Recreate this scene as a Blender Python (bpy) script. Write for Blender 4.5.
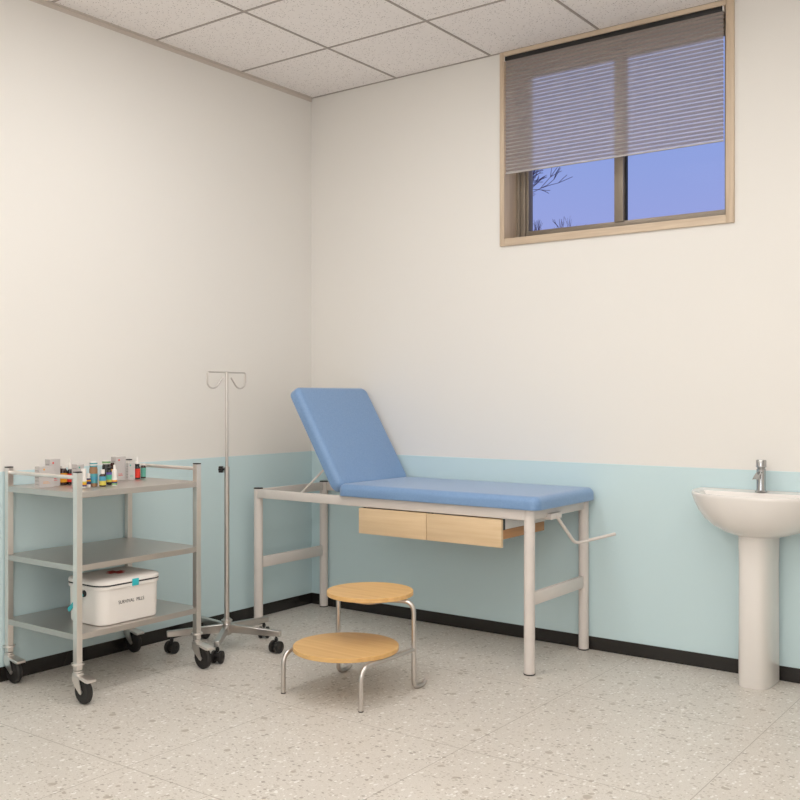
import bpy, bmesh, math, random
from mathutils import Vector, Matrix
PI = math.pi
for o in list(bpy.data.objects): bpy.data.objects.remove(o)
S = bpy.context.scene
COL = S.collection

# ------------------------------------------------------------------ camera
cd = bpy.data.cameras.new('camera'); cam = bpy.data.objects.new('camera', cd); COL.objects.link(cam)
cam.location = (3.9025, -4.4213, 1.2258)
cam.rotation_euler = (PI/2, 0, 0.6338)
cd.sensor_width = 36; cd.lens = 988.07/800*36; cd.shift_y = -3.3/800
cd.clip_end = 200
S.camera = cam
S.view_settings.view_transform = 'Standard'
S.view_settings.look = 'None'
S.view_settings.gamma = 1
S.view_settings.use_curve_mapping = False
S.view_settings.exposure = 0.0

# ------------------------------------------------------------------ world: dusk sky
W = bpy.data.worlds.new('dusk_sky'); S.world = W; W.use_nodes = True
nt = W.node_tree; nt.nodes.clear()
wo = nt.nodes.new('ShaderNodeOutputWorld'); bg = nt.nodes.new('ShaderNodeBackground')
tc = nt.nodes.new('ShaderNodeTexCoord'); sp = nt.nodes.new('ShaderNodeSeparateXYZ')
cr = nt.nodes.new('ShaderNodeValToRGB'); ns = nt.nodes.new('ShaderNodeTexNoise'); ad = nt.nodes.new('ShaderNodeMath')
ns.inputs['Scale'].default_value = 2.2; ad.operation = 'MULTIPLY_ADD'; ad.inputs[1].default_value = 0.10
nt.links.new(tc.outputs['Generated'], sp.inputs[0]); nt.links.new(tc.outputs['Generated'], ns.inputs['Vector'])
nt.links.new(ns.outputs['Fac'], ad.inputs[0]); nt.links.new(sp.outputs['Z'], ad.inputs[2])
nt.links.new(ad.outputs[0], cr.inputs[0])
e = cr.color_ramp.elements
e[0].position = 0.0; e[0].color = (0.36, 0.36, 0.70, 1)
e[1].position = 0.22; e[1].color = (0.315, 0.37, 0.74, 1)
n3 = e.new(0.30); n3.color = (0.27, 0.36, 0.74, 1)
n4 = e.new(0.45); n4.color = (0.33, 0.44, 0.80, 1)
nt.links.new(cr.outputs[0], bg.inputs[0]); nt.links.new(bg.outputs[0], wo.inputs[0])
bg.inputs[1].default_value = 1.0

# ------------------------------------------------------------------ lamps (area lights of the ceiling panels)
LAMPS = [(x, y, p) for y, row in ((-1.70, (9.0, 3.6, 2.2)), (-3.08, (1.6, 2.4, 2)), (-4.46, (1.6, 2.4, 2.4))) for x, p in zip((1.30, 2.55, 3.80), row)]
LCOL = (0.93, 0.965, 1.02)
for (lx, ly, pw) in LAMPS:
    ld = bpy.data.lights.new('panel_light', 'AREA'); ld.shape = 'RECTANGLE'; ld.size = 0.56; ld.size_y = 1.14
    ld.energy = pw; ld.color = LCOL
    lo = bpy.data.objects.new('panel_light', ld); COL.objects.link(lo); lo.location = (lx, ly, 2.975)

# soft fill light, added at a made-up frosted window behind the viewer
ld = bpy.data.lights.new('added_fill_light', 'AREA'); ld.shape = 'RECTANGLE'; ld.size = 2.4; ld.size_y = 1.5
ld.energy = 28; ld.color = (0.93, 0.965, 1.02)
lo = bpy.data.objects.new('added_fill_light', ld); COL.objects.link(lo)
lo.location = (3.2, -5.085, 1.75); lo.rotation_euler = (PI/2, 0, 0)

# ------------------------------------------------------------------ materials
def rgb(r, g, b):
    f = lambda c: ((c/255+0.055)/1.055)**2.4 if c/255 > 0.04045 else c/255/12.92
    return (f(r), f(g), f(b), 1)
def mat(name, col, rough=0.5, metal=0.0, spec=0.5, **kw):
    m = bpy.data.materials.new(name); m.use_nodes = True
    b = m.node_tree.nodes['Principled BSDF']
    b.inputs['Base Color'].default_value = col
    b.inputs['Roughness'].default_value = rough
    b.inputs['Metallic'].default_value = metal
    b.inputs['Specular IOR Level'].default_value = spec
    for k, v in kw.items(): b.inputs[k.replace('_', ' ')].default_value = v
    return m
def N(m, t, **kw):
    n = m.node_tree.nodes.new(t)
    for k, v in kw.items():
        if hasattr(n, k): setattr(n, k, v)
        else: n.inputs[k].default_value = v
    return n
def L(m, a, b): m.node_tree.links.new(a, b)
def bsdf(m): return m.node_tree.nodes['Principled BSDF']
def pos(m): return N(m, 'ShaderNodeNewGeometry').outputs['Position']
def math_(m, op, a, b=None, c=None):
    n = N(m, 'ShaderNodeMath'); n.operation = op
    for i, v in enumerate((a, b, c)):
        if v is None: continue
        if isinstance(v, (int, float)): n.inputs[i].default_value = v
        else: L(m, v, n.inputs[i])
    return n.outputs[0]
def mixc(m, fac, a, b):
    n = N(m, 'ShaderNodeMix'); n.data_type = 'RGBA'
    for i, v in ((0, fac), (6, a), (7, b)):
        if isinstance(v, (int, float, tuple)): n.inputs[i].default_value = v
        else: L(m, v, n.inputs[i])
    return n.outputs[2]
def bump(m, h, strength=0.1, dist=0.001):
    n = N(m, 'ShaderNodeBump'); n.inputs['Strength'].default_value = strength; n.inputs['Distance'].default_value = dist
    L(m, h, n.inputs['Height']); L(m, n.outputs[0], bsdf(m).inputs['Normal'])
def objco(m): return N(m, 'ShaderNodeTexCoord').outputs['Object']

def m_wall():
    m = mat('wall_paint', rgb(234, 230, 224), 0.62, spec=0.25)
    n = N(m, 'ShaderNodeTexNoise', Scale=260.0, Detail=2.0); L(m, pos(m), n.inputs['Vector'])
    bump(m, n.outputs['Fac'], 0.05, 0.001); return m
def m_teal():
    m = mat('teal_wall_panel', rgb(204, 225, 228), 0.36, spec=0.35)
    n = N(m, 'ShaderNodeTexNoise', Scale=180.0); L(m, pos(m), n.inputs['Vector'])
    bump(m, n.outputs['Fac'], 0.03, 0.001); return m
def m_floor():
    m = mat('terrazzo', rgb(205, 196, 184), 0.36, spec=0.4)
    p = pos(m)
    nz = N(m, 'ShaderNodeTexNoise', Scale=38.0, Detail=2.0); L(m, p, nz.inputs['Vector'])
    off = N(m, 'ShaderNodeVectorMath'); off.operation = 'MULTIPLY_ADD'
    L(m, nz.outputs['Color'], off.inputs[0]); off.inputs[1].default_value = (0.016,)*3; L(m, p, off.inputs[2])
    pv = off.outputs[0]
    base = mixc(m, 1.0, rgb(214, 206, 196), rgb(214, 206, 196))
    cl = N(m, 'ShaderNodeTexNoise', Scale=3.0, Detail=3.0); L(m, p, cl.inputs['Vector'])
    base = mixc(m, cl.outputs['Fac'], rgb(205, 197, 187), rgb(215, 208, 199))
    def chips(scale, th, keep, col, amount, seedoff, sq=(1, 1, 1)):
        nonlocal base
        mp = N(m, 'ShaderNodeMapping'); L(m, pv, mp.inputs['Vector'])
        mp.inputs['Location'].default_value = (seedoff, seedoff*0.7, 0); mp.inputs['Scale'].default_value = sq
        v = N(m, 'ShaderNodeTexVoronoi', Scale=scale); v.voronoi_dimensions = '2D'; L(m, mp.outputs[0], v.inputs['Vector'])
        s = N(m, 'ShaderNodeSeparateColor'); L(m, v.outputs['Color'], s.inputs[0])
        k = math_(m, 'GREATER_THAN', s.outputs[0], keep)
        r = math_(m, 'MULTIPLY', s.outputs[1], th)
        d = math_(m, 'LESS_THAN', v.outputs['Distance'], r)
        f = math_(m, 'MULTIPLY', math_(m, 'MULTIPLY', k, d), amount)
        base = mixc(m, f, base, col)
    chips(170, .42, .45, rgb(188, 176, 163), .40, 3.1)
    chips(150, .38, .60, rgb(232, 227, 220), .50, 7.7)
    chips(66, .42, .62, rgb(172, 160, 146), .70, 11.3, (1, 1.5, 1))
    chips(56, .42, .80, rgb(236, 232, 226), .85, 17.9, (1.6, 1, 1))
    chips(36, .38, .86, rgb(160, 149, 136), .85, 23.1, (1.2, 1.6, 1))
    chips(22, .34, .92, rgb(172, 160, 145), .8, 31.1)
    chips(30, .34, .93, rgb(236, 232, 227), .8, 41.1, (1.7, 1, 1))
    sx = N(m, 'ShaderNodeSeparateXYZ'); L(m, p, sx.inputs[0])
    def joint(out, o, w=.0016):
        a = math_(m, 'DIVIDE', math_(m, 'SUBTRACT', out, o), 0.8)
        fr = math_(m, 'ABSOLUTE', math_(m, 'SUBTRACT', math_(m, 'FRACT', math_(m, 'ADD', a, 20.5)), 0.5))
        return math_(m, 'LESS_THAN', fr, w)
    j = math_(m, 'MAXIMUM', joint(sx.outputs[0], 2.835), joint(sx.outputs[1], -2.322, .0019))
    base = mixc(m, math_(m, 'MULTIPLY', j, .8), base, rgb(150, 138, 124))
    L(m, base, bsdf(m).inputs['Base Color']); return m
def m_ceiling():
    m = mat('mineral_ceiling_tile', rgb(200, 192, 186), 0.9, spec=0.1)
    v = N(m, 'ShaderNodeTexVoronoi', Scale=95.0); L(m, pos(m), v.inputs['Vector'])
    n = N(m, 'ShaderNodeTexNoise', Scale=48.0, Detail=4.0); L(m, pos(m), n.inputs['Vector'])
    s = N(m, 'ShaderNodeSeparateColor'); L(m, v.outputs['Color'], s.inputs[0])
    f = math_(m, 'MULTIPLY', math_(m, 'LESS_THAN', v.outputs['Distance'], 0.27), math_(m, 'GREATER_THAN', s.outputs[0], .52))
    g = math_(m, 'MULTIPLY', f, .62)
    c = mixc(m, n.outputs['Fac'], rgb(242, 235, 231), rgb(250, 245, 242))
    c = mixc(m, g, c, rgb(150, 140, 134)); L(m, c, bsdf(m).inputs['Base Color']); return m
def m_wood(name, c1, c2, axis='x', scale=1.0, rough=0.42):
    m = mat(name, c1, rough, spec=0.4)
    mp = N(m, 'ShaderNodeMapping'); L(m, objco(m), mp.inputs['Vector'])
    sc = {'x': (2.2, 40, 40), 'y': (40, 2.2, 40), 'z': (40, 40, 2.2)}[axis]
    mp.inputs['Scale'].default_value = tuple(s*scale for s in sc)
    n = N(m, 'ShaderNodeTexNoise', Scale=1.0, Detail=5.0, Roughness=0.6); L(m, mp.outputs[0], n.inputs['Vector'])
    r = N(m, 'ShaderNodeValToRGB'); L(m, n.outputs['Fac'], r.inputs[0])
    r.color_ramp.elements[0].position = .3; r.color_ramp.elements[0].color = c2
    r.color_ramp.elements[1].position = .68; r.color_ramp.elements[1].color = c1
    L(m, r.outputs[0], bsdf(m).inputs['Base Color']); return m
def m_fabric():
    m = mat('blue_upholstery', rgb(112, 150, 196), 0.42, spec=0.6, Sheen_Weight=0.35, Sheen_Roughness=0.4)
    n = N(m, 'ShaderNodeTexNoise', Scale=110.0, Detail=4.0, Roughness=.75); L(m, objco(m), n.inputs['Vector'])
    w = N(m, 'ShaderNodeTexNoise', Scale=520.0, Detail=1.0); L(m, objco(m), w.inputs['Vector'])
    c = mixc(m, n.outputs['Fac'], rgb(100, 136, 182), rgb(136, 168, 206))
    L(m, c, bsdf(m).inputs['Base Color']); bump(m, w.outputs['Fac'], 0.35, 0.0015); return m
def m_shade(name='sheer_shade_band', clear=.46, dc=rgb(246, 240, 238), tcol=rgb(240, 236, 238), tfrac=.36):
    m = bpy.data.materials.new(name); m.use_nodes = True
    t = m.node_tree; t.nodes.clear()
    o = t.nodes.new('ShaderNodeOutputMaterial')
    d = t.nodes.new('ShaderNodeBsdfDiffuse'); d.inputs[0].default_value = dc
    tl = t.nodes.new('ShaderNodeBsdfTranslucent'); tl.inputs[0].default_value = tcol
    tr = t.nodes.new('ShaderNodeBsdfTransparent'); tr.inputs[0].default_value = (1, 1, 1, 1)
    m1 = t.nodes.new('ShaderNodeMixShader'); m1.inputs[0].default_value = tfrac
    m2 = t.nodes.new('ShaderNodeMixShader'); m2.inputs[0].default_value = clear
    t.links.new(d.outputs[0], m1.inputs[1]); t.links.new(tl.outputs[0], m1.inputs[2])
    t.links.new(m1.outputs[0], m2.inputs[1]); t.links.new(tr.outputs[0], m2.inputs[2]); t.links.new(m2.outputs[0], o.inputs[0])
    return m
def m_steel(name='brushed_steel', c=rgb(204, 198, 193), rough=.28):
    m = mat(name, c, rough, 1.0)
    return m

M = dict(
    wall=m_wall(), teal=m_teal(), floor=m_floor(), ceil=m_ceiling(),
    tbar=mat('ceiling_grid_metal', rgb(168, 158, 150), .5),
    wallangle=mat('wall_angle_metal', rgb(208, 197, 187), .5),
    cove=mat('black_cove_base', rgb(36, 33, 31), .22, spec=.5),
    casing=m_wood('oak_casing', rgb(216, 196, 172), rgb(194, 172, 148), 'z', 1.2),
    casingh=m_wood('oak_casing_across', rgb(216, 196, 172), rgb(194, 172, 148), 'x', 1.2),
    alu=mat('bronze_window_aluminium', rgb(142, 130, 116), .4, .35),
    gasket=mat('window_gasket', rgb(40, 38, 36), .6),
    glass=mat('window_glass', (1, 1, 1, 1), 0.0, Transmission_Weight=1.0, IOR=1.05),
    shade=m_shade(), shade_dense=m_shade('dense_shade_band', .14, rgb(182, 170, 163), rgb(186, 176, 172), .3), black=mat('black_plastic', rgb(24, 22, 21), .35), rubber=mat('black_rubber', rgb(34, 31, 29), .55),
    white=mat('white_plastic', rgb(232, 226, 220), .4),
    bedpaint=mat('warm_grey_enamel', rgb(221, 212, 205), .33, spec=.5),
    fabric=m_fabric(), drawer=m_wood('maple_drawer', rgb(228, 202, 166), rgb(214, 184, 144), 'x', 1.0),
    tray=m_wood('drawer_side_wood', rgb(205, 154, 106), rgb(186, 134, 88), 'y', 1.0),
    steel=m_steel(), trolley=m_steel('trolley_steel', rgb(238, 232, 227), .34),
    shelf=m_steel('shelf_steel', rgb(206, 200, 195), .40), chrome=m_steel('chrome', rgb(178, 178, 178), .2),
    stoolwood=m_wood('beech_step', rgb(226, 184, 124), rgb(210, 164, 102), 'x', 1.0, .35),
    ceramic=mat('white_ceramic', rgb(234, 228, 222), .2, spec=.5),
    kit=mat('white_kit_plastic', rgb(236, 230, 224), .32), cyan=mat('cyan_plastic', rgb(52, 186, 196), .35),
    red=mat('red_print', rgb(204, 32, 34), .5), ink=mat('black_print', rgb(40, 36, 36), .6),
    carton=mat('grey_carton', rgb(196, 190, 187), .6), cartonside=mat('grey_carton_print', rgb(164, 158, 156), .6),
    amber=mat('amber_glass', rgb(52, 22, 12), .1, spec=.6), darkglass=mat('near_black_glass', rgb(24, 20, 20), .12, spec=.6),
    pills=mat('brown_pills', rgb(150, 112, 78), .4), clearcap=mat('milky_cap', rgb(220, 226, 222), .3),
    l_orange=mat('orange_label', rgb(232, 160, 30), .5), l_red=mat('red_label', rgb(222, 52, 36), .5),
    l_teal=mat('teal_label', rgb(96, 166, 150), .5), l_blue=mat('blue_label', rgb(74, 150, 178), .5),
    l_yellow=mat('yellow_label', rgb(212, 196, 84), .5), l_navy=mat('navy_label', rgb(48, 48, 100), .5),
    l_violet=mat('violet_label', rgb(112, 100, 180), .5), l_mint=mat('mint_label', rgb(80, 190, 160), .5),
    l_white=mat('white_label', rgb(234, 228, 222), .5), l_green=mat('green_band', rgb(132, 176, 120), .5),
    l_cyan=mat('cyan_label', rgb(84, 158, 166), .5),
    bark=mat('dark_bark', rgb(96, 76, 104), .9, spec=.1), soil=mat('outdoor_ground', rgb(70, 72, 66), .95, spec=.1),
)
def emis():
    m = mat('lit_diffuser', rgb(250, 245, 235), .5); b = bsdf(m)
    b.inputs['Emission Color'].default_value = (1, .95, .88, 1); b.inputs['Emission Strength'].default_value = 3.0; return m
M['lit'] = emis()
M['frost'] = mat('frosted_glass', rgb(236, 240, 242), .6)

# ------------------------------------------------------------------ mesh helpers
def BM(): return bmesh.new()
def box(bm, x0, x1, y0, y1, z0, z1, bev=0, seg=2, mi=0):
    t = bmesh.new(); r = bmesh.ops.create_cube(t, size=1)
    for v in t.verts: v.co = Vector(((x0+x1)/2+v.co.x*(x1-x0), (y0+y1)/2+v.co.y*(y1-y0), (z0+z1)/2+v.co.z*(z1-z0)))
    if bev: bmesh.ops.bevel(t, geom=list(t.edges)+list(t.verts), offset=bev, segments=seg, profile=.5, affect='EDGES')
    merge(bm, t, mi); return bm
def merge(bm, t, mi=0, mtx=None):
    if mtx: bmesh.ops.transform(t, matrix=mtx, verts=t.verts)
    me = bpy.data.meshes.new('tmp')
    for f in t.faces: f.material_index = mi
    t.to_mesh(me); t.free(); bm.from_mesh(me); bpy.data.meshes.remove(me)
def cyl(bm, p0, p1, r, r2=None, n=24, mi=0):
    p0, p1 = Vector(p0), Vector(p1); d = p1-p0
    t = bmesh.new(); bmesh.ops.create_cone(t, cap_ends=True, segments=n, radius1=r, radius2=r if r2 is None else r2, depth=d.length)
    q = Vector((0, 0, 1)).rotation_difference(d.normalized()).to_matrix().to_4x4()
    merge(bm, t, mi, Matrix.Translation((p0+p1)/2) @ q); return bm
def lathe(bm, prof, c=(0, 0, 0), n=28, mi=0, sx=1, sy=1):
    """prof: list of (r,z) or (r,z,mi)"""
    t = bmesh.new(); rings = []
    for p in prof:
        r, z = p[0], p[1]
        if r < 1e-6: rings.append([t.verts.new((c[0], c[1], c[2]+z))])
        else: rings.append([t.verts.new((c[0]+r*sx*math.cos(2*PI*i/n), c[1]+r*sy*math.sin(2*PI*i/n), c[2]+z)) for i in range(n)])
    for k in range(len(rings)-1):
        a, b = rings[k], rings[k+1]
        for i in range(n):
            j = (i+1) % n
            if len(a) == 1 and len(b) == 1: continue
            if len(a) == 1: t.faces.new((a[0], b[j], b[i]))
            elif len(b) == 1: t.faces.new((a[i], a[j], b[0]))
            else: t.faces.new((a[i], a[j], b[j], b[i]))
    if len(rings[0]) > 1: t.faces.new(list(reversed(rings[0])))
    if len(rings[-1]) > 1: t.faces.new(rings[-1])
    bmesh.ops.recalc_face_normals(t, faces=t.faces)
    merge(bm, t, mi); return bm
def round_path(pts, rad, seg=7):
    pts = [Vector(p) for p in pts]; out = [pts[0]]
    for i in range(1, len(pts)-1):
        a, b, c = pts[i-1], pts[i], pts[i+1]
        r = rad[i-1] if isinstance(rad, (list, tuple)) else rad
        u = (a-b); v = (c-b); tt = min(r, u.length*.49, v.length*.49)
        p, q = b+u.normalized()*tt, b+v.normalized()*tt
        for k in range(seg+1):
            s = k/seg; out.append(p*(1-s)**2+b*2*s*(1-s)+q*s*s)
    out.append(pts[-1]); return out
def tube(bm, pts, r, n=14, mi=0, taper=None):
    pts = [Vector(p) for p in pts]; t = bmesh.new(); rings = []
    tan = []
    for i in range(len(pts)):
        a = pts[max(i-1, 0)]; b = pts[min(i+1, len(pts)-1)]; tan.append((b-a).normalized())
    up = Vector((0, 0, 1)) if abs(tan[0].z) < .9 else Vector((1, 0, 0))
    x = (up-tan[0]*up.dot(tan[0])).normalized()
    for i, p in enumerate(pts):
        x = (x-tan[i]*x.dot(tan[i])).normalized(); y = tan[i].cross(x)
        rr = r if taper is None else r+(taper-r)*i/(len(pts)-1)
        rings.append([t.verts.new(p+(x*math.cos(2*PI*k/n)+y*math.sin(2*PI*k/n))*rr) for k in range(n)])
    for a, b in zip(rings, rings[1:]):
        for k in range(n): t.faces.new((a[k], a[(k+1) % n], b[(k+1) % n], b[k]))
    t.faces.new(list(reversed(rings[0]))); t.faces.new(rings[-1])
    bmesh.ops.recalc_face_normals(t, faces=t.faces)
    merge(bm, t, mi); return bm
def prism(bm, poly, axis, a, b, mi=0, bev=0):
    """poly 2D pts extruded along axis from a to b. axis 'x': poly=(y,z); 'y': (x,z); 'z': (x,y)"""
    t = bmesh.new()
    def P(u, v, w): return {'x': (w, u, v), 'y': (u, w, v), 'z': (u, v, w)}[axis]
    A = [t.verts.new(P(u, v, a)) for u, v in poly]; B = [t.verts.new(P(u, v, b)) for u, v in poly]
    n = len(poly)
    t.faces.new(A); t.faces.new(list(reversed(B)))
    for i in range(n): t.faces.new((A[i], B[i], B[(i+1) % n], A[(i+1) % n]))
    bmesh.ops.recalc_face_normals(t, faces=t.faces)
    if bev: bmesh.ops.bevel(t, geom=list(t.edges)+list(t.verts), offset=bev, segments=2, profile=.5, affect='EDGES')
    merge(bm, t, mi); return bm
def loft(bm, rings, mi=0, cap=(True, True)):
    t = bmesh.new(); R = [[t.verts.new(p) for p in r] for r in rings]; n = len(rings[0])
    for a, b in zip(R, R[1:]):
        for i in range(n): t.faces.new((a[i], a[(i+1) % n], b[(i+1) % n], b[i]))
    if cap[0]: t.faces.new(list(reversed(R[0])))
    if cap[1]: t.faces.new(R[-1])
    bmesh.ops.recalc_face_normals(t, faces=t.faces); merge(bm, t, mi); return bm

def wloc(o):
    v = Vector((0, 0, 0))
    while o: v += o.location; o = o.parent
    return v
def obj(name, bm, mats, parent=None, smooth=35, loc=None):
    """geometry is given in world coordinates; local to the parent's origin when parented, to loc otherwise"""
    me = bpy.data.meshes.new(name)
    org = wloc(parent) if parent else Vector(loc or (0, 0, 0))
    if org.length: bmesh.ops.translate(bm, vec=-org, verts=bm.verts)
    bm.to_mesh(me); bm.free()
    for m in (mats if isinstance(mats, (list, tuple)) else [mats]): me.materials.append(M[m] if isinstance(m, str) else m)
    if smooth:
        for p in me.polygons: p.use_smooth = True
        me.set_sharp_from_angle(angle=math.radians(smooth))
    o = bpy.data.objects.new(name, me); COL.objects.link(o)
    if parent: o.parent = parent
    else: o.location = org
    return o
def thing(name, label, cat, loc=(0, 0, 0), group=None):
    o = bpy.data.objects.new(name, None); COL.objects.link(o); o.location = loc; o.empty_display_size = .05
    o['label'] = label; o['category'] = cat
    if group: o['group'] = group
    return o
def tag(o, label, cat, group=None):
    o['label'] = label; o['category'] = cat
    if group: o['group'] = group
    return o
def struct(name, bm, mats, parent=None, smooth=0):
    o = obj(name, bm, mats, parent, smooth=smooth)
    if not parent: o['kind'] = 'structure'
    return o
def copy_tree(o, parent=None):
    c = o.copy(); COL.objects.link(c); c.parent = parent
    for ch in [k for k in bpy.data.objects if k.parent == o and k is not c]: copy_tree(ch, c)
    return c

# ================================================================== SETTING
RX, RY, H = 4.6, -5.1, 3.0
struct('floor', box(BM(), -.2, RX+.2, RY-.2, .2, -.12, 0), 'floor')
struct('ceiling', box(BM(), -.2, RX+.2, RY-.2, .2, H, H+.12), 'ceil')
struct('wall_left', box(BM(), -.2, 0, RY-.2, .2, 0, H), 'wall')
struct('wall_right', box(BM(), RX, RX+.2, RY-.2, .2, 0, H), 'wall')
struct('wall_front', box(BM(), 0, RX, RY-.2, RY, 0, H), 'wall')
WX0, WX1, WZ0, WZ1 = 1.318, 2.472, 2.025, 2.978      # hole in the wall
b = BM()
box(b, 0, WX0, 0, .2, 0, H); box(b, WX1, RX, 0, .2, 0, H); box(b, WX0, WX1, 0, .2, 0, WZ0); box(b, WX0, WX1, 0, .2, WZ1, H)
struct('wall_back', b, 'wall')
# teal wall panels with a softly rounded top edge, black cove base below
SH, BH, PT = .903, .0637, .006
struct('trim_1', box(BM(), 0, PT, RY, 0, 0, SH, .0015), 'teal')
struct('trim_2', box(BM(), PT, RX, -PT, 0, 0, SH, .0015), 'teal')
struct('baseboard_left', box(BM(), PT, PT+.004, RY, -PT, 0, BH, .0012), 'cove')
struct('baseboard_back', box(BM(), PT+.004, RX, -PT-.004, -PT, 0, BH, .0012), 'cove')
# ceiling grid: tee bars and wall angle
b = BM()
for gx in (.63, 1.24, 1.85, 2.46, 3.07, 3.68, 4.29): box(b, gx-.006, gx+.006, RY, 0, H-.0035, H+.001)
for k in range(1, 9): box(b, 0, RX, -.59*k-.006, -.59*k+.006, H-.003, H+.001)
struct('trim_3', b, 'tbar')
b = BM(); box(b, 0, .018, RY, 0, H-.004, H+.001, 0); box(b, 0, .004, RY, 0, H-.024, H, 0)
struct('trim_4', b, 'wallangle')
b = BM(); box(b, 0, RX, -.008, 0, H-.004, H+.001)
struct('trim_5', b, 'tbar')

# window
win = bpy.data.objects.new('window_1', None); COL.objects.link(win); win.location = (1.9, 0, 2.0); win['kind'] = 'structure'
cas = BM(); cw = .027
box(cas, 1.300, 1.300+cw, -.014, .125, 2.0+.0, 2.996, .002); box(cas, 2.5-.036, 2.5, -.014, .125, 2.0, 2.996, .002)
obj('casing', cas, 'casing', win)
cas = BM(); box(cas, 1.300+cw, 2.464, -.013, .125, 2.0, 2.038, .002); box(cas, 1.300+cw, 2.464, -.013, .125, 2.974, 2.997, .002)
obj('casing', cas, 'casingh', win)
fr = BM(); fy0, fy1 = .125, .185
GX0, GXm0, GXm1, GX1, GZ0, GZ1 = 1.386, 1.868, 1.916, 2.412, 2.090, 2.905
box(fr, 1.322, 1.345, fy0-.012, fy1, 2.03, 2.97, .001); box(fr, 1.345, 1.372, fy0, fy1, 2.03, 2.97, .001); box(fr, 1.372, GX0, fy0+.012, fy1, 2.06, 2.94, .001)
box(fr, 2.436, 2.47, fy0, fy1, 2.03, 2.97, .001); box(fr, GX1, 2.436, fy0+.008, fy1, 2.06, 2.94, .001)
box(fr, 1.372, 2.436, fy0, fy1, 2.03, 2.062, .001); box(fr, GX0, GX1, fy0+.012, fy1, 2.062, GZ0, .001)
box(fr, 1.372, 2.436, fy0, fy1, GZ1+.03, 2.97, .001); box(fr, GX0, GX1, fy0+.012, fy1, GZ1, GZ1+.03, .001)
box(fr, GXm0, GXm1, fy0+.004, fy1-.01, GZ0-.004, GZ1+.004, .002)
obj('window_frame', fr, 'alu', win)
g = BM(); box(g, GXm1, GXm1+.007, .150, .170, GZ0, GZ1); obj('gasket', g, 'gasket', win)
obj('pane', box(BM(), GX0, GXm0+.002, .150, .154, GZ0, GZ1), 'glass', win)
obj('pane', box(BM(), GXm1+.004, GX1, .160, .164, GZ0, GZ1), 'glass', win)

w2 = bpy.data.objects.new('added_window', None); COL.objects.link(w2); w2.location = (3.2, RY, 1.0); w2['kind'] = 'structure'  # unseen window, put in to give the fill light a source
f = BM()
for a0, a1, c0_, c1_ in ((1.95, 2.0, .95, 2.55), (4.40, 4.45, .95, 2.55), (2.0, 4.4, .95, 1.0), (2.0, 4.4, 2.5, 2.55), (3.18, 3.22, 1.0, 2.5)): box(f, a0, a1, RY, RY+.03, c0_, c1_)
obj('window_frame', f, 'alu', w2); obj('pane', box(BM(), 2.0, 4.4, RY+.001, RY+.008, 1.0, 2.5), 'frost', w2)

# ceiling lamps (outside the frame, they light the room)
for i, (lx, ly, pw) in enumerate(LAMPS):
    t = thing('ceiling_light', 'ceiling panel light, %s row from the window wall, %s' % (('first', 'second', 'third')[i//3],
        ('next to the left wall', 'in the middle of the row', 'next to the right wall')[i % 3]), 'light', (lx, ly, 3.0), 'ceiling panel lights')
    f = BM(); w, l = .30, .59
    box(f, lx-w, lx+w, ly-l, ly-l+.02, 2.985, 2.999); box(f, lx-w, lx+w, ly+l-.02, ly+l, 2.985, 2.999)
    box(f, lx-w, lx-w+.02, ly-l+.02, ly+l-.02, 2.985, 2.999); box(f, lx+w-.02, lx+w, ly-l+.02, ly+l-.02, 2.985, 2.999)
    obj('frame', f, 'white', t)
    obj('diffuser', box(BM(), lx-w+.02, lx+w-.02, ly-l+.02, ly+l-.02, 2.990, 2.998), 'lit', t)

# outside
o = struct('ground', box(BM(), -45, 40, .5, 70, -.3, -.1), 'soil')
def bare_tree(x, y, h, seed, label, spread=.5, lean=(0, 0), depth=7, r0=.10, fork=.34):
    rnd = random.Random(seed); bm = BM()
    def grow(p, d, ln, r, lv):
        q = p+d*ln; mid = (p+q)/2+Vector([rnd.uniform(-1, 1)*ln*.06 for _ in range(3)])
        tube(bm, [p, mid, q], r, 5 if lv > 2 else 8, 0, max(r*.72, .004))
        if lv >= depth: return
        k = 3 if (rnd.random() < .45 and lv > 0) else 2
        for i in range(k):
            ax = Vector([rnd.uniform(-1, 1) for _ in range(3)]).normalized()
            nd = (d+ax*spread*(1.0 if i else .75)+Vector((0, 0, .12))).normalized()
            grow(q, nd, ln*rnd.uniform(.66, .86), max(r*.68, .005), lv+1)
    grow(Vector((x, y, -.1)), Vector((lean[0], lean[1], 1)).normalized(), h*fork, r0, 0)
    top = max(bm.verts, key=lambda v: v.co.z).co.copy(); k = h/(top.z+.1); dx = 0 if lean[0] else x-top.x
    for v in bm.verts: v.co = Vector((v.co.x+dx, v.co.y, -.1+(v.co.z+.1)*k))
    return tag(obj('bare_tree', bm, 'bark', None, loc=(x, y, -.1)), label, 'tree', 'leafless trees outside the window')
TREES = [(-5.0, 8.0, 7.0, 48, 'near leafless tree whose branches reach into the left pane just below the shade', .62, (.12, 0), 8, .06, .27),
         (-6.759, 16.0, 5.56, 21, 'distant leafless treetop rising above the sill of the left pane', .45, (0, 0), 7, .08, .30),
         (-11.587, 24.0, 7.03, 46, 'low leafless treetop at the far left end of the sill', .35, (0, 0), 7, .08, .30),
         (-14.476, 33.0, 8.75, 53, 'faint leafless treetop just over the sill near the middle of the left pane', .35, (0, 0), 7, .08, .30)]
for a in TREES: bare_tree(*a)

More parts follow.
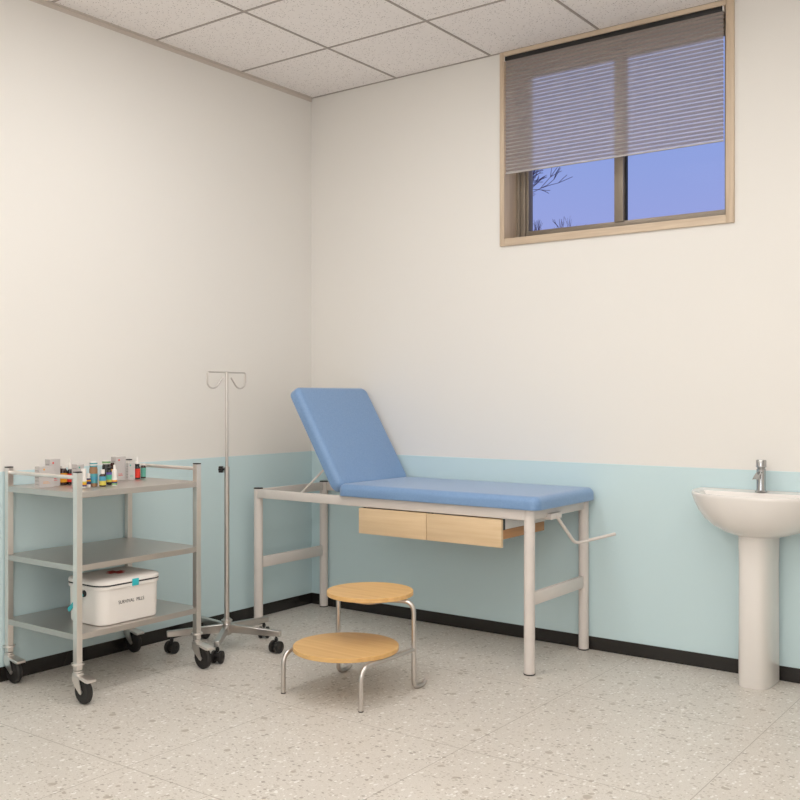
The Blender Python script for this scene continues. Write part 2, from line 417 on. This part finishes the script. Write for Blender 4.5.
# ================================================================== WINDOW SHADE
sh = thing('window_shade', 'half-lowered grey pleated shade with a black headrail hanging inside the window', 'blind', (1.895, .02, 2.965))
BX0, BX1, BZ0, BZ1 = 1.3295, 2.450, 2.374, 2.952
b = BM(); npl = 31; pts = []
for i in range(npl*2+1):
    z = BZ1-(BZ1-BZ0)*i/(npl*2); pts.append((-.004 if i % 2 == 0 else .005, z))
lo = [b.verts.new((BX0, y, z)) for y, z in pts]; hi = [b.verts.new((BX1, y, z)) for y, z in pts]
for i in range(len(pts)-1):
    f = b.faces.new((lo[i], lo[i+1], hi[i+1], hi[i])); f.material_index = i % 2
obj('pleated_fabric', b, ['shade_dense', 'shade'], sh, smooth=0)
obj('headrail', box(BM(), BX0, BX1, -.012, .020, 2.951, 2.972, .002), 'black', sh)
for x0, x1 in ((BX0-.0022, BX0), (BX1, BX1+.005)): obj('end_cap', box(BM(), x0, x1, -.0135, .021, 2.949, 2.973, .001), 'white', sh)
obj('bottom_rail', box(BM(), BX0, BX1, -.005, .006, 2.370, 2.375, .001), 'carton', sh)

# ================================================================== EXAMINATION TABLE
T = thing('examination_table', 'blue padded examination couch on a grey frame, backrest raised, standing along the back wall', 'examination table', (.95, -.30, 0))
LX0, LX1, LY0, LY1 = .124, 1.782, -.572, -.032
for lx in (LX0, LX1):
    for ly in (LY0, LY1):
        lg = obj('leg', lathe(BM(), [(.024, .006), (.0245, .012), (.0245, .628), (.0235, .629), (.0235, .632), (.0245, .633), (.0245, .729), (.0, .729)], (lx, ly, 0)), 'bedpaint', T)
        obj('foot_pad', lathe(BM(), [(.023, 0), (.0255, .001), (.0255, .006), (0, .006)], (lx, ly, 0)), 'rubber', lg)
        if lx == LX0: obj('leg_cap', lathe(BM(), [(.0250, .729), (.0250, .733), (.023, .735), (0, .735)], (lx, ly, 0)), 'black', lg)
for y0, y1 in ((-.594, -.572), (-.032, -.010)): obj('side_rail', box(BM(), LX0+.012, LX1-.012, y0, y1, .681, .728, .003), 'bedpaint', T)
for x0, x1 in ((LX0-.012, LX0+.013), (LX1-.013, LX1+.012)): obj('end_rail', box(BM(), x0, x1, LY0+.02, LY1-.02, .681, .728, .003), 'bedpaint', T)
for x in (LX0, LX1): obj('crossbar', box(BM(), x-.012, x+.012, LY0+.02, LY1-.02, .301, .360, .006), 'bedpaint', T)
obj('centre_rail', box(BM(), .70, .725, LY0+.02, LY1-.02, .685, .726, .003), 'bedpaint', T)
def pad(x0, x1, y0, y1, z0, z1, r):
    """slab with rounded edges, tighter underneath"""
    t = BM(); n = 8; cr_ = .045
    def ring(ins, z):
        out = []
        rr = max(cr_-ins, .004)
        for cx_, cy_, a0 in ((x1-cr_, y1-cr_, 0), (x0+cr_, y1-cr_, 90), (x0+cr_, y0+cr_, 180), (x1-cr_, y0+cr_, 270)):
            for k in range(n+1):
                a = math.radians(a0+90*k/n); out.append((cx_+rr*math.cos(a), cy_+rr*math.sin(a), z))
        return out
    R = []
    for k in range(5):
        a = PI/2*k/4; q = r*.16; R.append(ring(q*(1-math.sin(a)), z0+q*(1-math.cos(a))))
    for k in range(9):
        a = PI/2*k/8; R.append(ring(r*(1-math.cos(a)), z1-r+r*math.sin(a)))
    R.append(ring(r+.004, z1+.0004)); R.append(ring(r+.010, z1+.0006))
    loft(t, R); return t
obj('seat_cushion', pad(.708, 1.845, -.617, -.018, .7285, .789, .030), 'fabric', T, smooth=60)
t = pad(0, .600, -.612, -.018, 0, .062, .030)
u = Vector((-.520, 0, .854)); nrm = Vector((.854, 0, .520)); org = Vector((.688, 0, .740))
mt = Matrix(((u.x, 0, nrm.x, org.x), (0, 1, 0, 0), (u.z, 0, nrm.z, org.z), (0, 0, 0, 1)))
bmesh.ops.transform(t, matrix=mt, verts=t.verts); bmesh.ops.recalc_face_normals(t, faces=t.faces)
br = obj('backrest', t, 'fabric', T, smooth=60)
bb = BM()                                                   # frame board beneath the backrest pad
box(bb, .03, .57, -.57, -.06, -.014, .0015, .003); bmesh.ops.transform(bb, matrix=mt, verts=bb.verts)
obj('backrest_frame', bb, 'bedpaint', br)
for y in (-.535, -.095):
    obj('support_strut', tube(BM(), [(.596, y, .880), (.385, y, .705)], .0055), 'bedpaint', T)
# bottles of hardware: crank and its bracket
ck = BM(); box(ck, 1.775, 1.815, -.430, -.325, .670, .698, .003); prism(ck, [(-.50, .690), (-.50, .684), (-.43, .668), (-.34, .664), (-.33, .672), (-.34, .690)], 'x', 1.772, 1.782)
bkt = obj('crank_bracket', ck, 'bedpaint', T)
pth = round_path([(1.76, -.372, .684), (1.815, -.378, .682), (1.844, -.250, .545), (1.962, -.070, .579)], [.012, .03])
obj('crank', tube(BM(), pth, .0075), 'bedpaint', T)
# drawers
DZ0, DZ1 = .550, .676
for x0, x1 in ((.840, 1.2455), (1.2485, 1.655)):
    d = BM(); xl, xr = x0+.003, x1-.003
    for xx in (xl, xr-.012): box(d, xx, xx+.012, -.582, -.190, .585, .627, .001)
    box(d, xl+.012, xr-.012, -.202, -.190, .585, .627); box(d, xl+.012, xr-.012, -.582, -.190, .585, .591)
    dr = obj('drawer', d, 'tray', T)
    obj('drawer_front', box(BM(), x0, x1, -.600, -.582, DZ0, DZ1, .002), 'drawer', dr)
    for xx in (xl, xr-.010): obj('dark_gap_block', box(BM(), xx, xx+.010, -.582, -.560, .627, .676), 'black', dr)  # black block stands in for the darkness of the gap behind the front
rn = BM()
for xx in (.844, 1.232, 1.251, 1.640): obj('drawer_hanger', box(BM(), xx, xx+.011, -.560, -.180, .628, .681, .001), 'white', T)
rn.free()

# ================================================================== STEP STOOL
K = thing('step_stool', 'two-step stool with round beech steps on a bent steel tube frame, before the couch', 'step stool', (1.3, -1.2, 0))
def disc(cx, cy, z1, r, th):
    return lathe(BM(), [(r-.0012, z1-th), (r, z1-th+.0012), (r, z1-.0012), (r-.0012, z1), (0, z1)], (cx, cy, 0), 72)
obj('upper_step', disc(1.3, -1.096, .400, .185, .018), 'stoolwood', K)
obj('lower_step', disc(1.3, -1.258, .199, .219, .018), 'stoolwood', K)
sr = .0098
for s in (-1, 1):
    x = 1.3+.205*s
    front = round_path([(x, -1.416, .003), (x, -1.416, .1705), (x, -1.062, .1705)], .06, 9)
    obj('leg', tube(BM(), front, sr), 'steel', K)
    obj('leg_cap', lathe(BM(), [(.0102, 0), (.0102, .004), (0, .004)], (x, -1.416, 0), 16), 'rubber', K)
for s in (-1, 1):
    x = 1.3+.205*s
    back = round_path([(x, -.976, .022), (x, -.998, sr+.001), (x, -1.062, sr+.001), (x, -1.062, .371), (1.3+.10*s, -1.10, .371), (1.3+.07*s, -1.195, .371), (1.3, -1.195, .371)], [.02, .04, .05, .04, .04], 8)
    obj('leg', tube(BM(), back, sr), 'steel', K)

# ================================================================== IV STAND
IX, IY = .377, -1.047
V = thing('iv_stand', 'slim steel drip stand with double hook top and five-arm castor base, between trolley and couch', 'drip stand', (IX, IY, 0))
obj('pole', lathe(BM(), [(.0125, .09), (.0125, .884), (.010, .886), (0, .886)], (IX, IY, 0), 20), 'steel', V)
obj('inner_pole', cyl(BM(), (IX, IY, .60), (IX, IY, 1.344), .0074, n=16), 'steel', V)
hb = lathe(BM(), [(.020, .070), (.024, .074), (.024, .122), (.0205, .126), (.0205, .132), (.0265, .133), (.0265, .142), (.016, .146), (.016, .150), (0, .150)], (IX, IY, 0), 28)
obj('hub', hb, 'steel', V)
hw = .126
for s in (-1, 1):
    p = [(IX, IY, 1.344), (IX, IY+s*hw, 1.344), (IX, IY+s*hw, 1.296)]
    arc = [(IX, IY+s*(hw-.036+.036*math.cos(a)), 1.296-.030*math.sin(a)) for a in [k*PI*.82/8 for k in range(1, 9)]]
    p2 = round_path(p, .012, 5)+arc+[(IX, IY+s*(hw-.098), 1.318)]
    obj('hook', tube(BM(), p2, .0038, 10), 'steel', V)
kn = BM(); d1 = Vector((-.80, -.45, 0)).normalized(); c0 = Vector((IX, IY, .872))
cyl(kn, c0+d1*.008, c0+d1*.026, .005)
for k in range(6):
    a = 2*PI*k/6; side = Vector((-d1.y, d1.x, 0)); q = c0+side*math.cos(a)*.011+Vector((0, 0, 1))*math.sin(a)*.011
    cyl(kn, q+d1*.020, q+d1*.038, .0062, n=12)
cyl(kn, c0+d1*.020, c0+d1*.038, .012, n=18)
obj('knob', kn, 'black', V)
for a_ in (19, 91, 163, 235, 307):
    a = math.radians(a_); c, s = math.cos(a), math.sin(a); e_ = Vector((c, s, 0)); sd = Vector((-s, c, 0)); C0 = Vector((IX, IY, 0))
    ab = BM(); rings = []
    for (rr, z0, z1) in ((.016, .082, .122), (.285, .080, .106)):
        q = C0+e_*rr
        rings.append([tuple(q+sd*w_+Vector((0, 0, z))) for w_, z in ((-.0125, z0), (.0125, z0), (.0125, z1), (-.0125, z1))])
    loft(ab, rings); bmesh.ops.bevel(ab, geom=list(ab.edges), offset=.0015, segments=1, affect='EDGES')
    obj('arm', ab, 'steel', V)
    q = C0+e_*.262
    cs = BM(); cyl(cs, q+Vector((0, 0, .052)), q+Vector((0, 0, .084)), .0055, n=12); cyl(cs, q+Vector((0, 0, .058)), q+Vector((0, 0, .070)), .009, n=14)
    tt_ = {19: .62, 163: .62, 235: .50, 307: .22, 91: 0}[a_]
    wd = Vector((.81*math.cos(tt_)+.59*math.sin(tt_), .59*math.cos(tt_)-.81*math.sin(tt_), 0)).normalized()
    wc = q+Vector((0, 0, .029))
    cyl(cs, wc-wd*.009, wc+wd*.009, .020, n=20)
    box_ = cs
    cst = obj('castor', box_, 'black', V)
    for sg in (-1, 1):
        w_ = BM(); t = BM()
        lathe(t, [(.024, -.0085), (.029, -.006), (.029, .006), (.024, .0085), (.010, .0085), (.008, .006), (0, .006)], (0, 0, 0), 26)
        R = Vector((0, 0, 1)).rotation_difference(wd*sg).to_matrix().to_4x4()
        merge(w_, t, 0, Matrix.Translation(wc+wd*sg*.0175) @ R)
        obj('wheel', w_, 'rubber', cst)

# ================================================================== TROLLEY
TR = thing('trolley', 'three-shelf stainless steel trolley on four castors beside the left wall', 'trolley', (.27, -1.675, 0))
PX, PY = (.026, .509), (-1.990, -1.358)
hp = .0132
for x in PX:
    for y in PY:
        p = obj('post', box(BM(), x-hp, x+hp, y-hp, y+hp, .128, .920, .0012), 'trolley', TR, smooth=0)
        obj('post_cap', box(BM(), x-hp, x+hp, y-hp, y+hp, .920, .925, .0012), 'black', p)
        obj('collar', cyl(BM(), (x, y, .150), (x, y, .157), .0255, n=28), 'trolley', p); obj('collar', cyl(BM(), (x, y, .120), (x, y, .126), .018, n=28), 'trolley', p)
        # castor: stem block, forked bracket, brake tongue, wheel trailing towards +x
        cb = BM(); wx, wz, wr = x+.040, .0495, .0495
        cyl(cb, (x, y, .110), (x, y, .124), .012, n=24); box(cb, x-.0165, x+.018, y-.0165, y+.0165, .090, .118, .003)
        for s in (-1, 1):
            yy = y+s*.0172
            prism(cb, [(x-.012, .104), (x+.030, .104), (x+.038, .080), (wx+.009, wz-.004), (wx+.003, wz-.010), (wx-.006, wz-.007), (x+.006, .066), (x-.012, .090)], 'y', yy-.0015, yy+.0015)
        prism(cb, [(x+.012, .111), (x+.030, .111), (x+.092, .102), (x+.092, .092), (x+.076, .092), (x+.030, .102), (x+.012, .102)], 'y', y-.021, y+.021, bev=.001)
        cyl(cb, (wx, y-.0205, wz), (wx, y+.0205, wz), .006, n=14)
        cst = obj('castor', cb, 'trolley', TR)
        t = BM(); lathe(t, [(.012, -.012), (.030, -.010), (.038, -.0125), (.044, -.011), (wr, -.006), (wr, .006), (.044, .011), (.038, .0125), (.030, .010), (.012, .012), (0, .012)], (0, 0, 0), 40)
        w_ = BM(); merge(w_, t, 0, Matrix.Translation((wx, y, wz)) @ Matrix.Rotation(PI/2, 4, 'X'))
        obj('wheel', w_, 'rubber', cst)
for zt in (.842, .548, .272):
    s_ = BM(); x0, x1, y0, y1 = PX[0]-.012, PX[1]+.012, PY[0]-.012, PY[1]+.012
    k = hp+.0125
    prism(s_, [(x0+k, y0), (x1-k, y0), (x1-k, y0+k), (x1, y0+k), (x1, y1-k), (x1-k, y1-k), (x1-k, y1), (x0+k, y1), (x0+k, y1-k), (x0, y1-k), (x0, y0+k), (x0+k, y0+k)], 'z', zt-.024, zt, bev=.0012)
    obj('shelf', s_, 'shelf', TR, smooth=0)
for y in PY: obj('guard_rail', cyl(BM(), (PX[0], y, .900), (PX[1], y, .900), .0082, n=16), 'trolley', TR)

# ================================================================== SINK
SX = 2.642
SK = thing('pedestal_sink', 'white ceramic pedestal washbasin against the back wall at the right edge', 'sink', (SX, -.15, 0))
def dshape(hw, d, z, y0=-.0085, n=40, pw=2.5, cx=SX):
    """D outline: straight back on the wall, superelliptic front"""
    out = []
    for i in range(n+1):
        a = PI+PI*i/n; c, s = math.cos(a), math.sin(a)
        out.append((cx+hw*math.copysign(abs(c)**(2/pw), c), y0-.10*0+d*math.copysign(abs(s)**(2/pw), s), z))
    return out
bs = BM(); R = []
# outer body from the bottom up, then over the rim and down into the bowl
for hw_, d_, z in ((.075, .185, .632), (.118, .222, .638), (.160, .258, .652), (.202, .290, .674), (.238, .317, .704), (.264, .336, .740), (.283, .348, .778), (.292, .354, .803), (.293, .355, .811), (.290, .353, .817)):
    R.append(dshape(hw_, d_, z))
for hw_, d_, z, yb in ((.276, .340, .8175, -.014), (.270, .334, .815, -.020), (.246, .262, .8125, -.096), (.238, .250, .800, -.102), (.215, .222, .760, -.110), (.165, .170, .715, -.125), (.09, .10, .698, -.150), (.02, .03, .695, -.170)):
    R.append(dshape(hw_, d_-(-yb-.0085)*0 if False else d_, z, yb))
loft(bs, R)
obj('basin', bs, 'ceramic', SK, smooth=50)
pd = BM(); R = []
for z, g in ((0, 0), (.004, .002), (.50, 0), (.645, .003)):
    ring = []
    hw_ = .0665+g
    prof = [(-hw_, -.030)]
    for k in range(33):
        a = PI+PI*k/32; c, q = math.cos(a), math.sin(a)
        prof.append((hw_*math.copysign(abs(c)**(2/3.4), c), -.105+(.107+g)*math.copysign(abs(q)**(2/2.6), q)))
    prof += [(hw_, -.030)]
    R.append([(SX-.010+px, py, z) for px, py in prof])
loft(pd, R)
obj('pedestal', pd, 'ceramic', SK, smooth=40)
FX, FY = 2.636, -.072
fc = BM(); lathe(fc, [(.026, .816), (.026, .819), (.021, .823), (.0195, .830), (.0195, .915), (.016, .917), (.016, .921), (.0, .921)], (FX, FY, 0), 30)
fa = obj('faucet', fc, 'chrome', SK)
obj('faucet_handle', lathe(BM(), [(.018, .921), (.0215, .923), (.0215, .950), (.019, .954), (0, .954)], (FX, FY, 0), 30), 'chrome', fa)
so = BM(); sec = [(-.011, 0), (-.008, .005), (0, .007), (.008, .005), (.011, 0), (.008, .001), (0, .003), (-.008, .001)]
ringsS = []
for k in range(8):
    q = k/7; yy = FY-.012-.075*q; zz = .898-.030*q*q+.006*q
    ringsS.append([(FX+a*(1+.15*q), yy, zz+b_) for a, b_ in sec])
loft(so, ringsS); obj('spout', so, 'chrome', fa)

# ================================================================== FIRST AID KIT
KB = .2725
kx0, kx1, ky0, ky1 = .250, .496, -1.868, -1.548
FK = thing('first_aid_box', 'white plastic medicine box with red cross and cyan latch on the bottom trolley shelf', 'first aid box', ((kx0+kx1)/2, (ky0+ky1)/2, KB))
def rr_ring(x0, x1, y0, y1, r, z, n=8):
    out = []
    for cx_, cy_, a0 in ((x1-r, y1-r, 0), (x0+r, y1-r, 90), (x0+r, y0+r, 180), (x1-r, y0+r, 270)):
        for k in range(n+1):
            a = math.radians(a0+90*k/n); out.append((cx_+r*math.cos(a), cy_+r*math.sin(a), z))
    return out
def rr(ins, z, r=.050): return rr_ring(kx0+ins, kx1-ins, ky0+ins, ky1-ins, max(r-ins, .01), z)
b = BM(); loft(b, [rr(.012, KB), rr(.006, KB+.003), rr(.004, KB+.010), rr(.001, KB+.148), rr(-.005, KB+.150), rr(-.006, KB+.162), rr(-.002, KB+.164)])
obj('body', b, 'kit', FK, smooth=40)
b = BM(); loft(b, [rr(-.0055, KB+.1635), rr(-.0055, KB+.1695)]); obj('seal', b, 'ink', FK)
b = BM(); loft(b, [rr(-.006, KB+.1695), rr(-.0065, KB+.178), rr(-.004, KB+.184), rr(.012, KB+.190), rr(.04, KB+.195)])
lid = obj('lid', b, 'kit', FK, smooth=50)
kxc, kyc = (kx0+kx1)/2+.01, (ky0+ky1)/2
cz = KB+.1952
b = BM(); box(b, kxc-.040, kxc+.040, kyc-.016, kyc+.016, cz, cz+.0008); box(b, kxc-.016, kxc+.016, kyc-.040, kyc+.040, cz, cz+.0008)
obj('red_cross', b, 'red', lid)
obj('latch', box(BM(), kx1+.004, kx1+.010, kyc-.0165+.01, kyc+.0165+.01, KB+.150, KB+.180, .0015), 'cyan', FK)
b = BM(); yk = ky0-.003
cyl(b, (kxc, yk+.004, KB+.128), (kxc, yk-.002, KB+.128), .014, n=24); obj('handle_pivot', b, 'ink', FK)
hp_ = round_path([(kxc, yk-.006, KB+.128), (kxc-.105, yk-.012, KB+.052), (kxc-.105, yk-.004, KB+.048)], .01)
b = BM()
t = BM(); box(t, 0, .125, -.003, .003, -.009, .009, .002)
an = math.atan2(-.075, -.10)
merge(b, t, 0, Matrix.Translation((kxc, yk-.006, KB+.128)) @ Matrix.Rotation(math.radians(180-40), 4, 'Y') )
obj('carry_handle', b, 'cyan', FK)
tx = bpy.data.curves.new('t', 'FONT'); tx.body = 'SURVIVAL  PILLS'; tx.size = .021; tx.extrude = .0003; tx.align_x = 'CENTER'; tx.align_y = 'CENTER'
to = bpy.data.objects.new('t', tx); COL.objects.link(to)
dg = bpy.context.evaluated_depsgraph_get(); me = bpy.data.meshes.new_from_object(to.evaluated_get(dg))
bpy.data.objects.remove(to)
t = BM(); t.from_mesh(me)
b = BM(); merge(b, t, 0, Matrix.Translation((kx1-.0018, kyc-.004, KB+.088)) @ Matrix.Rotation(PI/2, 4, 'Z') @ Matrix.Rotation(PI/2, 4, 'X') @ Matrix.Diagonal((.90, 1, 1, 1)))
obj('lettering', b, 'ink', FK, smooth=0)

# ================================================================== BOTTLES AND CARTONS ON THE TOP SHELF
Z0 = .8425
GB, GC = 'bottles on the top trolley shelf', 'cartons on the top trolley shelf'
def bottle(x, y, r, hbody, label, bodym, capm, caph=.012, capr=None, bands=(), lz=(.2, .8), neck=.55, drop=None, name='medicine_bottle', capbands=None):
    """hbody: height of the glass to the shoulder; bands: label stripes bottom to top"""
    t = thing(name, label, 'bottle', (x, y, Z0), GB)
    z = Z0; nr = r*neck; nh = .006
    body = lathe(BM(), [(r-.0015, 0), (r, .0015), (r, hbody-.004), (r*.92, hbody-.0005), (nr+.001, hbody+.004), (nr, hbody+.005), (nr, hbody+nh+.004), (0, hbody+nh+.004)], (x, y, z), 24)
    obj('glass_body', body, bodym, t)
    cr0 = capr or nr+.0015; zc = hbody+.006
    if capbands:
        cb = BM(); hh = caph/len(capbands); mm = []
        for i, cm in enumerate(capbands):
            lathe(cb, [(cr0, zc+hh*i), (cr0, zc+hh*(i+1)-.0003), (0, zc+hh*(i+1)-.0003)], (x, y, z), 24, i)
            mm.append(cm)
        obj('cap', cb, mm, t)
    else:
        obj('cap', lathe(BM(), [(cr0, zc), (cr0, zc+caph-.001), (cr0-.001, zc+caph), (0, zc+caph)], (x, y, z), 24), capm, t)
    if drop:
        dm, dh = drop
        obj('dropper', lathe(BM(), [(cr0*.9, zc+caph), (cr0*.85, zc+caph+dh*.25), (cr0*.5, zc+caph+dh*.36), (cr0*.42, zc+caph+dh*.92), (cr0*.25, zc+caph+dh), (0, zc+caph+dh)], (x, y, z), 18), dm, t)
    if bands:
        lb = BM(); a0, a1 = lz[0]*hbody, lz[1]*hbody; mm = []
        for i, m_ in enumerate(bands):
            za = a0+(a1-a0)*i/len(bands); zb = a0+(a1-a0)*(i+1)/len(bands)
            lathe(lb, [(r+.0004, za), (r+.0004, zb)], (x, y, z), 24, i); mm.append(m_)
        obj('label', lb, mm, t)
    return t
def carton(x, y, wx, wy, h, label, spot, marks=True):
    """x,y: the corner nearest the viewer (largest x, smallest y)"""
    t = thing('medicine_carton', label, 'box', (x-wx/2, y+wy/2, Z0), GC)
    obj('carton_body', box(BM(), x-wx, x, y, y+wy, Z0, Z0+h, .0006), 'carton', t, smooth=0)
    cxx = x+.0004; b = BM(); q = BM()
    cyl(q, (x, y+wy*.32, Z0+h*.86), (cxx, y+wy*.32, Z0+h*.86), .0042, n=14)
    obj('round_mark', q, spot, t)
    q = BM(); box(q, x, cxx, y+wy*.25, y+wy*.72, Z0+h*.20, Z0+h*.22); box(q, x, cxx, y+wy*.25, y+wy*.62, Z0+h*.26, Z0+h*.28)
    obj('printed_band', q, spot, t)
    q = BM()
    for k in range(5): box(q, x-wx*.85, x-wx*.15, y-.0004, y, Z0+h*(.15+.16*k), Z0+h*(.19+.16*k))
    obj('printed_lines', q, 'cartonside', t)
    return t
carton(.233, -1.980, .034, .070, .089, 'short grey carton with an orange dot, at the far left end of the top shelf', 'l_orange')
carton(.195, -1.905, .034, .052, .115, 'tall grey carton with a red dot, beside the shorter orange-dot carton', 'l_red')
carton(.300, -1.842, .040, .034, .094, 'small grey carton half hidden behind the front left post of the trolley', 'l_teal')
carton(.186, -1.555, .036, .056, .108, 'tall grey carton with a red dot near the right end of the top shelf', 'l_red')
carton(.208, -1.502, .016, .038, .078, 'slim grey carton with a green dot beside the tall carton near the right end', 'l_teal')
bottle(.176, -1.826, .0172, .066, 'brown bottle with white cap and orange label, right of the left cartons', 'amber', 'white', .010, bands=('l_orange',), lz=(.18, .78), neck=.7)
bottle(.190, -1.800, .0125, .062, 'dropper bottle with white teat and red label, just left of the front trolley post', 'darkglass', 'white', .014, bands=('l_red',), lz=(.2, .78), neck=.62, drop=('white', .030))
bottle(.366, -1.858, .0115, .046, 'small all-white bottle with yellow and orange band, right beside the front trolley post', 'white', 'white', .028, bands=('l_navy', 'l_orange', 'l_yellow', 'l_white', 'l_white'), lz=(.12, .9), neck=.8)
bottle(.300, -1.756, .0135, .068, 'taller plain white bottle standing behind the small yellow-banded one', 'white', 'white', .014, neck=.75)
bottle(.352, -1.824, .0095, .038, 'tiny bottle with white cap and navy label next to the teal-labelled pill jar', 'white', 'white', .014, bands=('l_navy', 'l_navy', 'l_orange', 'l_navy'), lz=(.3, .98), neck=.62)
bottle(.340, -1.790, .0172, .078, 'wide pill jar with brown contents, teal label and white lid', 'pills', 'clearcap', .022, capr=.0165, bands=('l_cyan', 'l_blue', 'l_cyan'), lz=(.18, .70), neck=.85, name='pill_jar', capbands=('l_cyan', 'white', 'l_cyan', 'white'))
bottle(.377, -1.771, .0140, .048, 'small brown bottle with white cap and a label half blue, half yellow', 'amber', 'white', .018, bands=('l_yellow', 'l_blue'), lz=(.12, .90), neck=.55)
bottle(.330, -1.702, .0118, .060, 'dark bottle with violet, mint and yellow label behind the blue and yellow one', 'darkglass', 'black', .010, bands=('l_yellow', 'l_mint', 'l_mint', 'l_violet'), lz=(.2, .9), neck=.62)
bottle(.245, -1.652, .0185, .078, 'big black pill bottle with white and green banded lid', 'darkglass', 'white', .016, capr=.0185, neck=.8, name='pill_jar', capbands=('white', 'l_green', 'l_green', 'white'))
bottle(.197, -1.585, .0120, .066, 'brown bottle with yellow label standing behind the white dropper bottle', 'amber', 'amber', .012, bands=('l_orange', 'l_yellow', 'l_orange'), lz=(.12, .85), neck=.75)
bottle(.400, -1.727, .0112, .042, 'white dropper bottle with pointed tip and yellow-green band near the shelf front', 'white', 'white', .015, bands=('l_green', 'l_navy', 'l_orange', 'l_white'), lz=(.12, .78), neck=.85, drop=('white', .028))
bottle(.186, -1.434, .0138, .056, 'dropper bottle with white teat and red label at the right end of the shelf', 'darkglass', 'black', .008, bands=('l_red',), lz=(.12, .86), neck=.68, drop=('white', .032))
bottle(.170, -1.386, .0122, .054, 'brown bottle with green label and white cap, last at the right end', 'amber', 'white', .008, bands=('l_teal',), lz=(.12, .90), neck=.72)
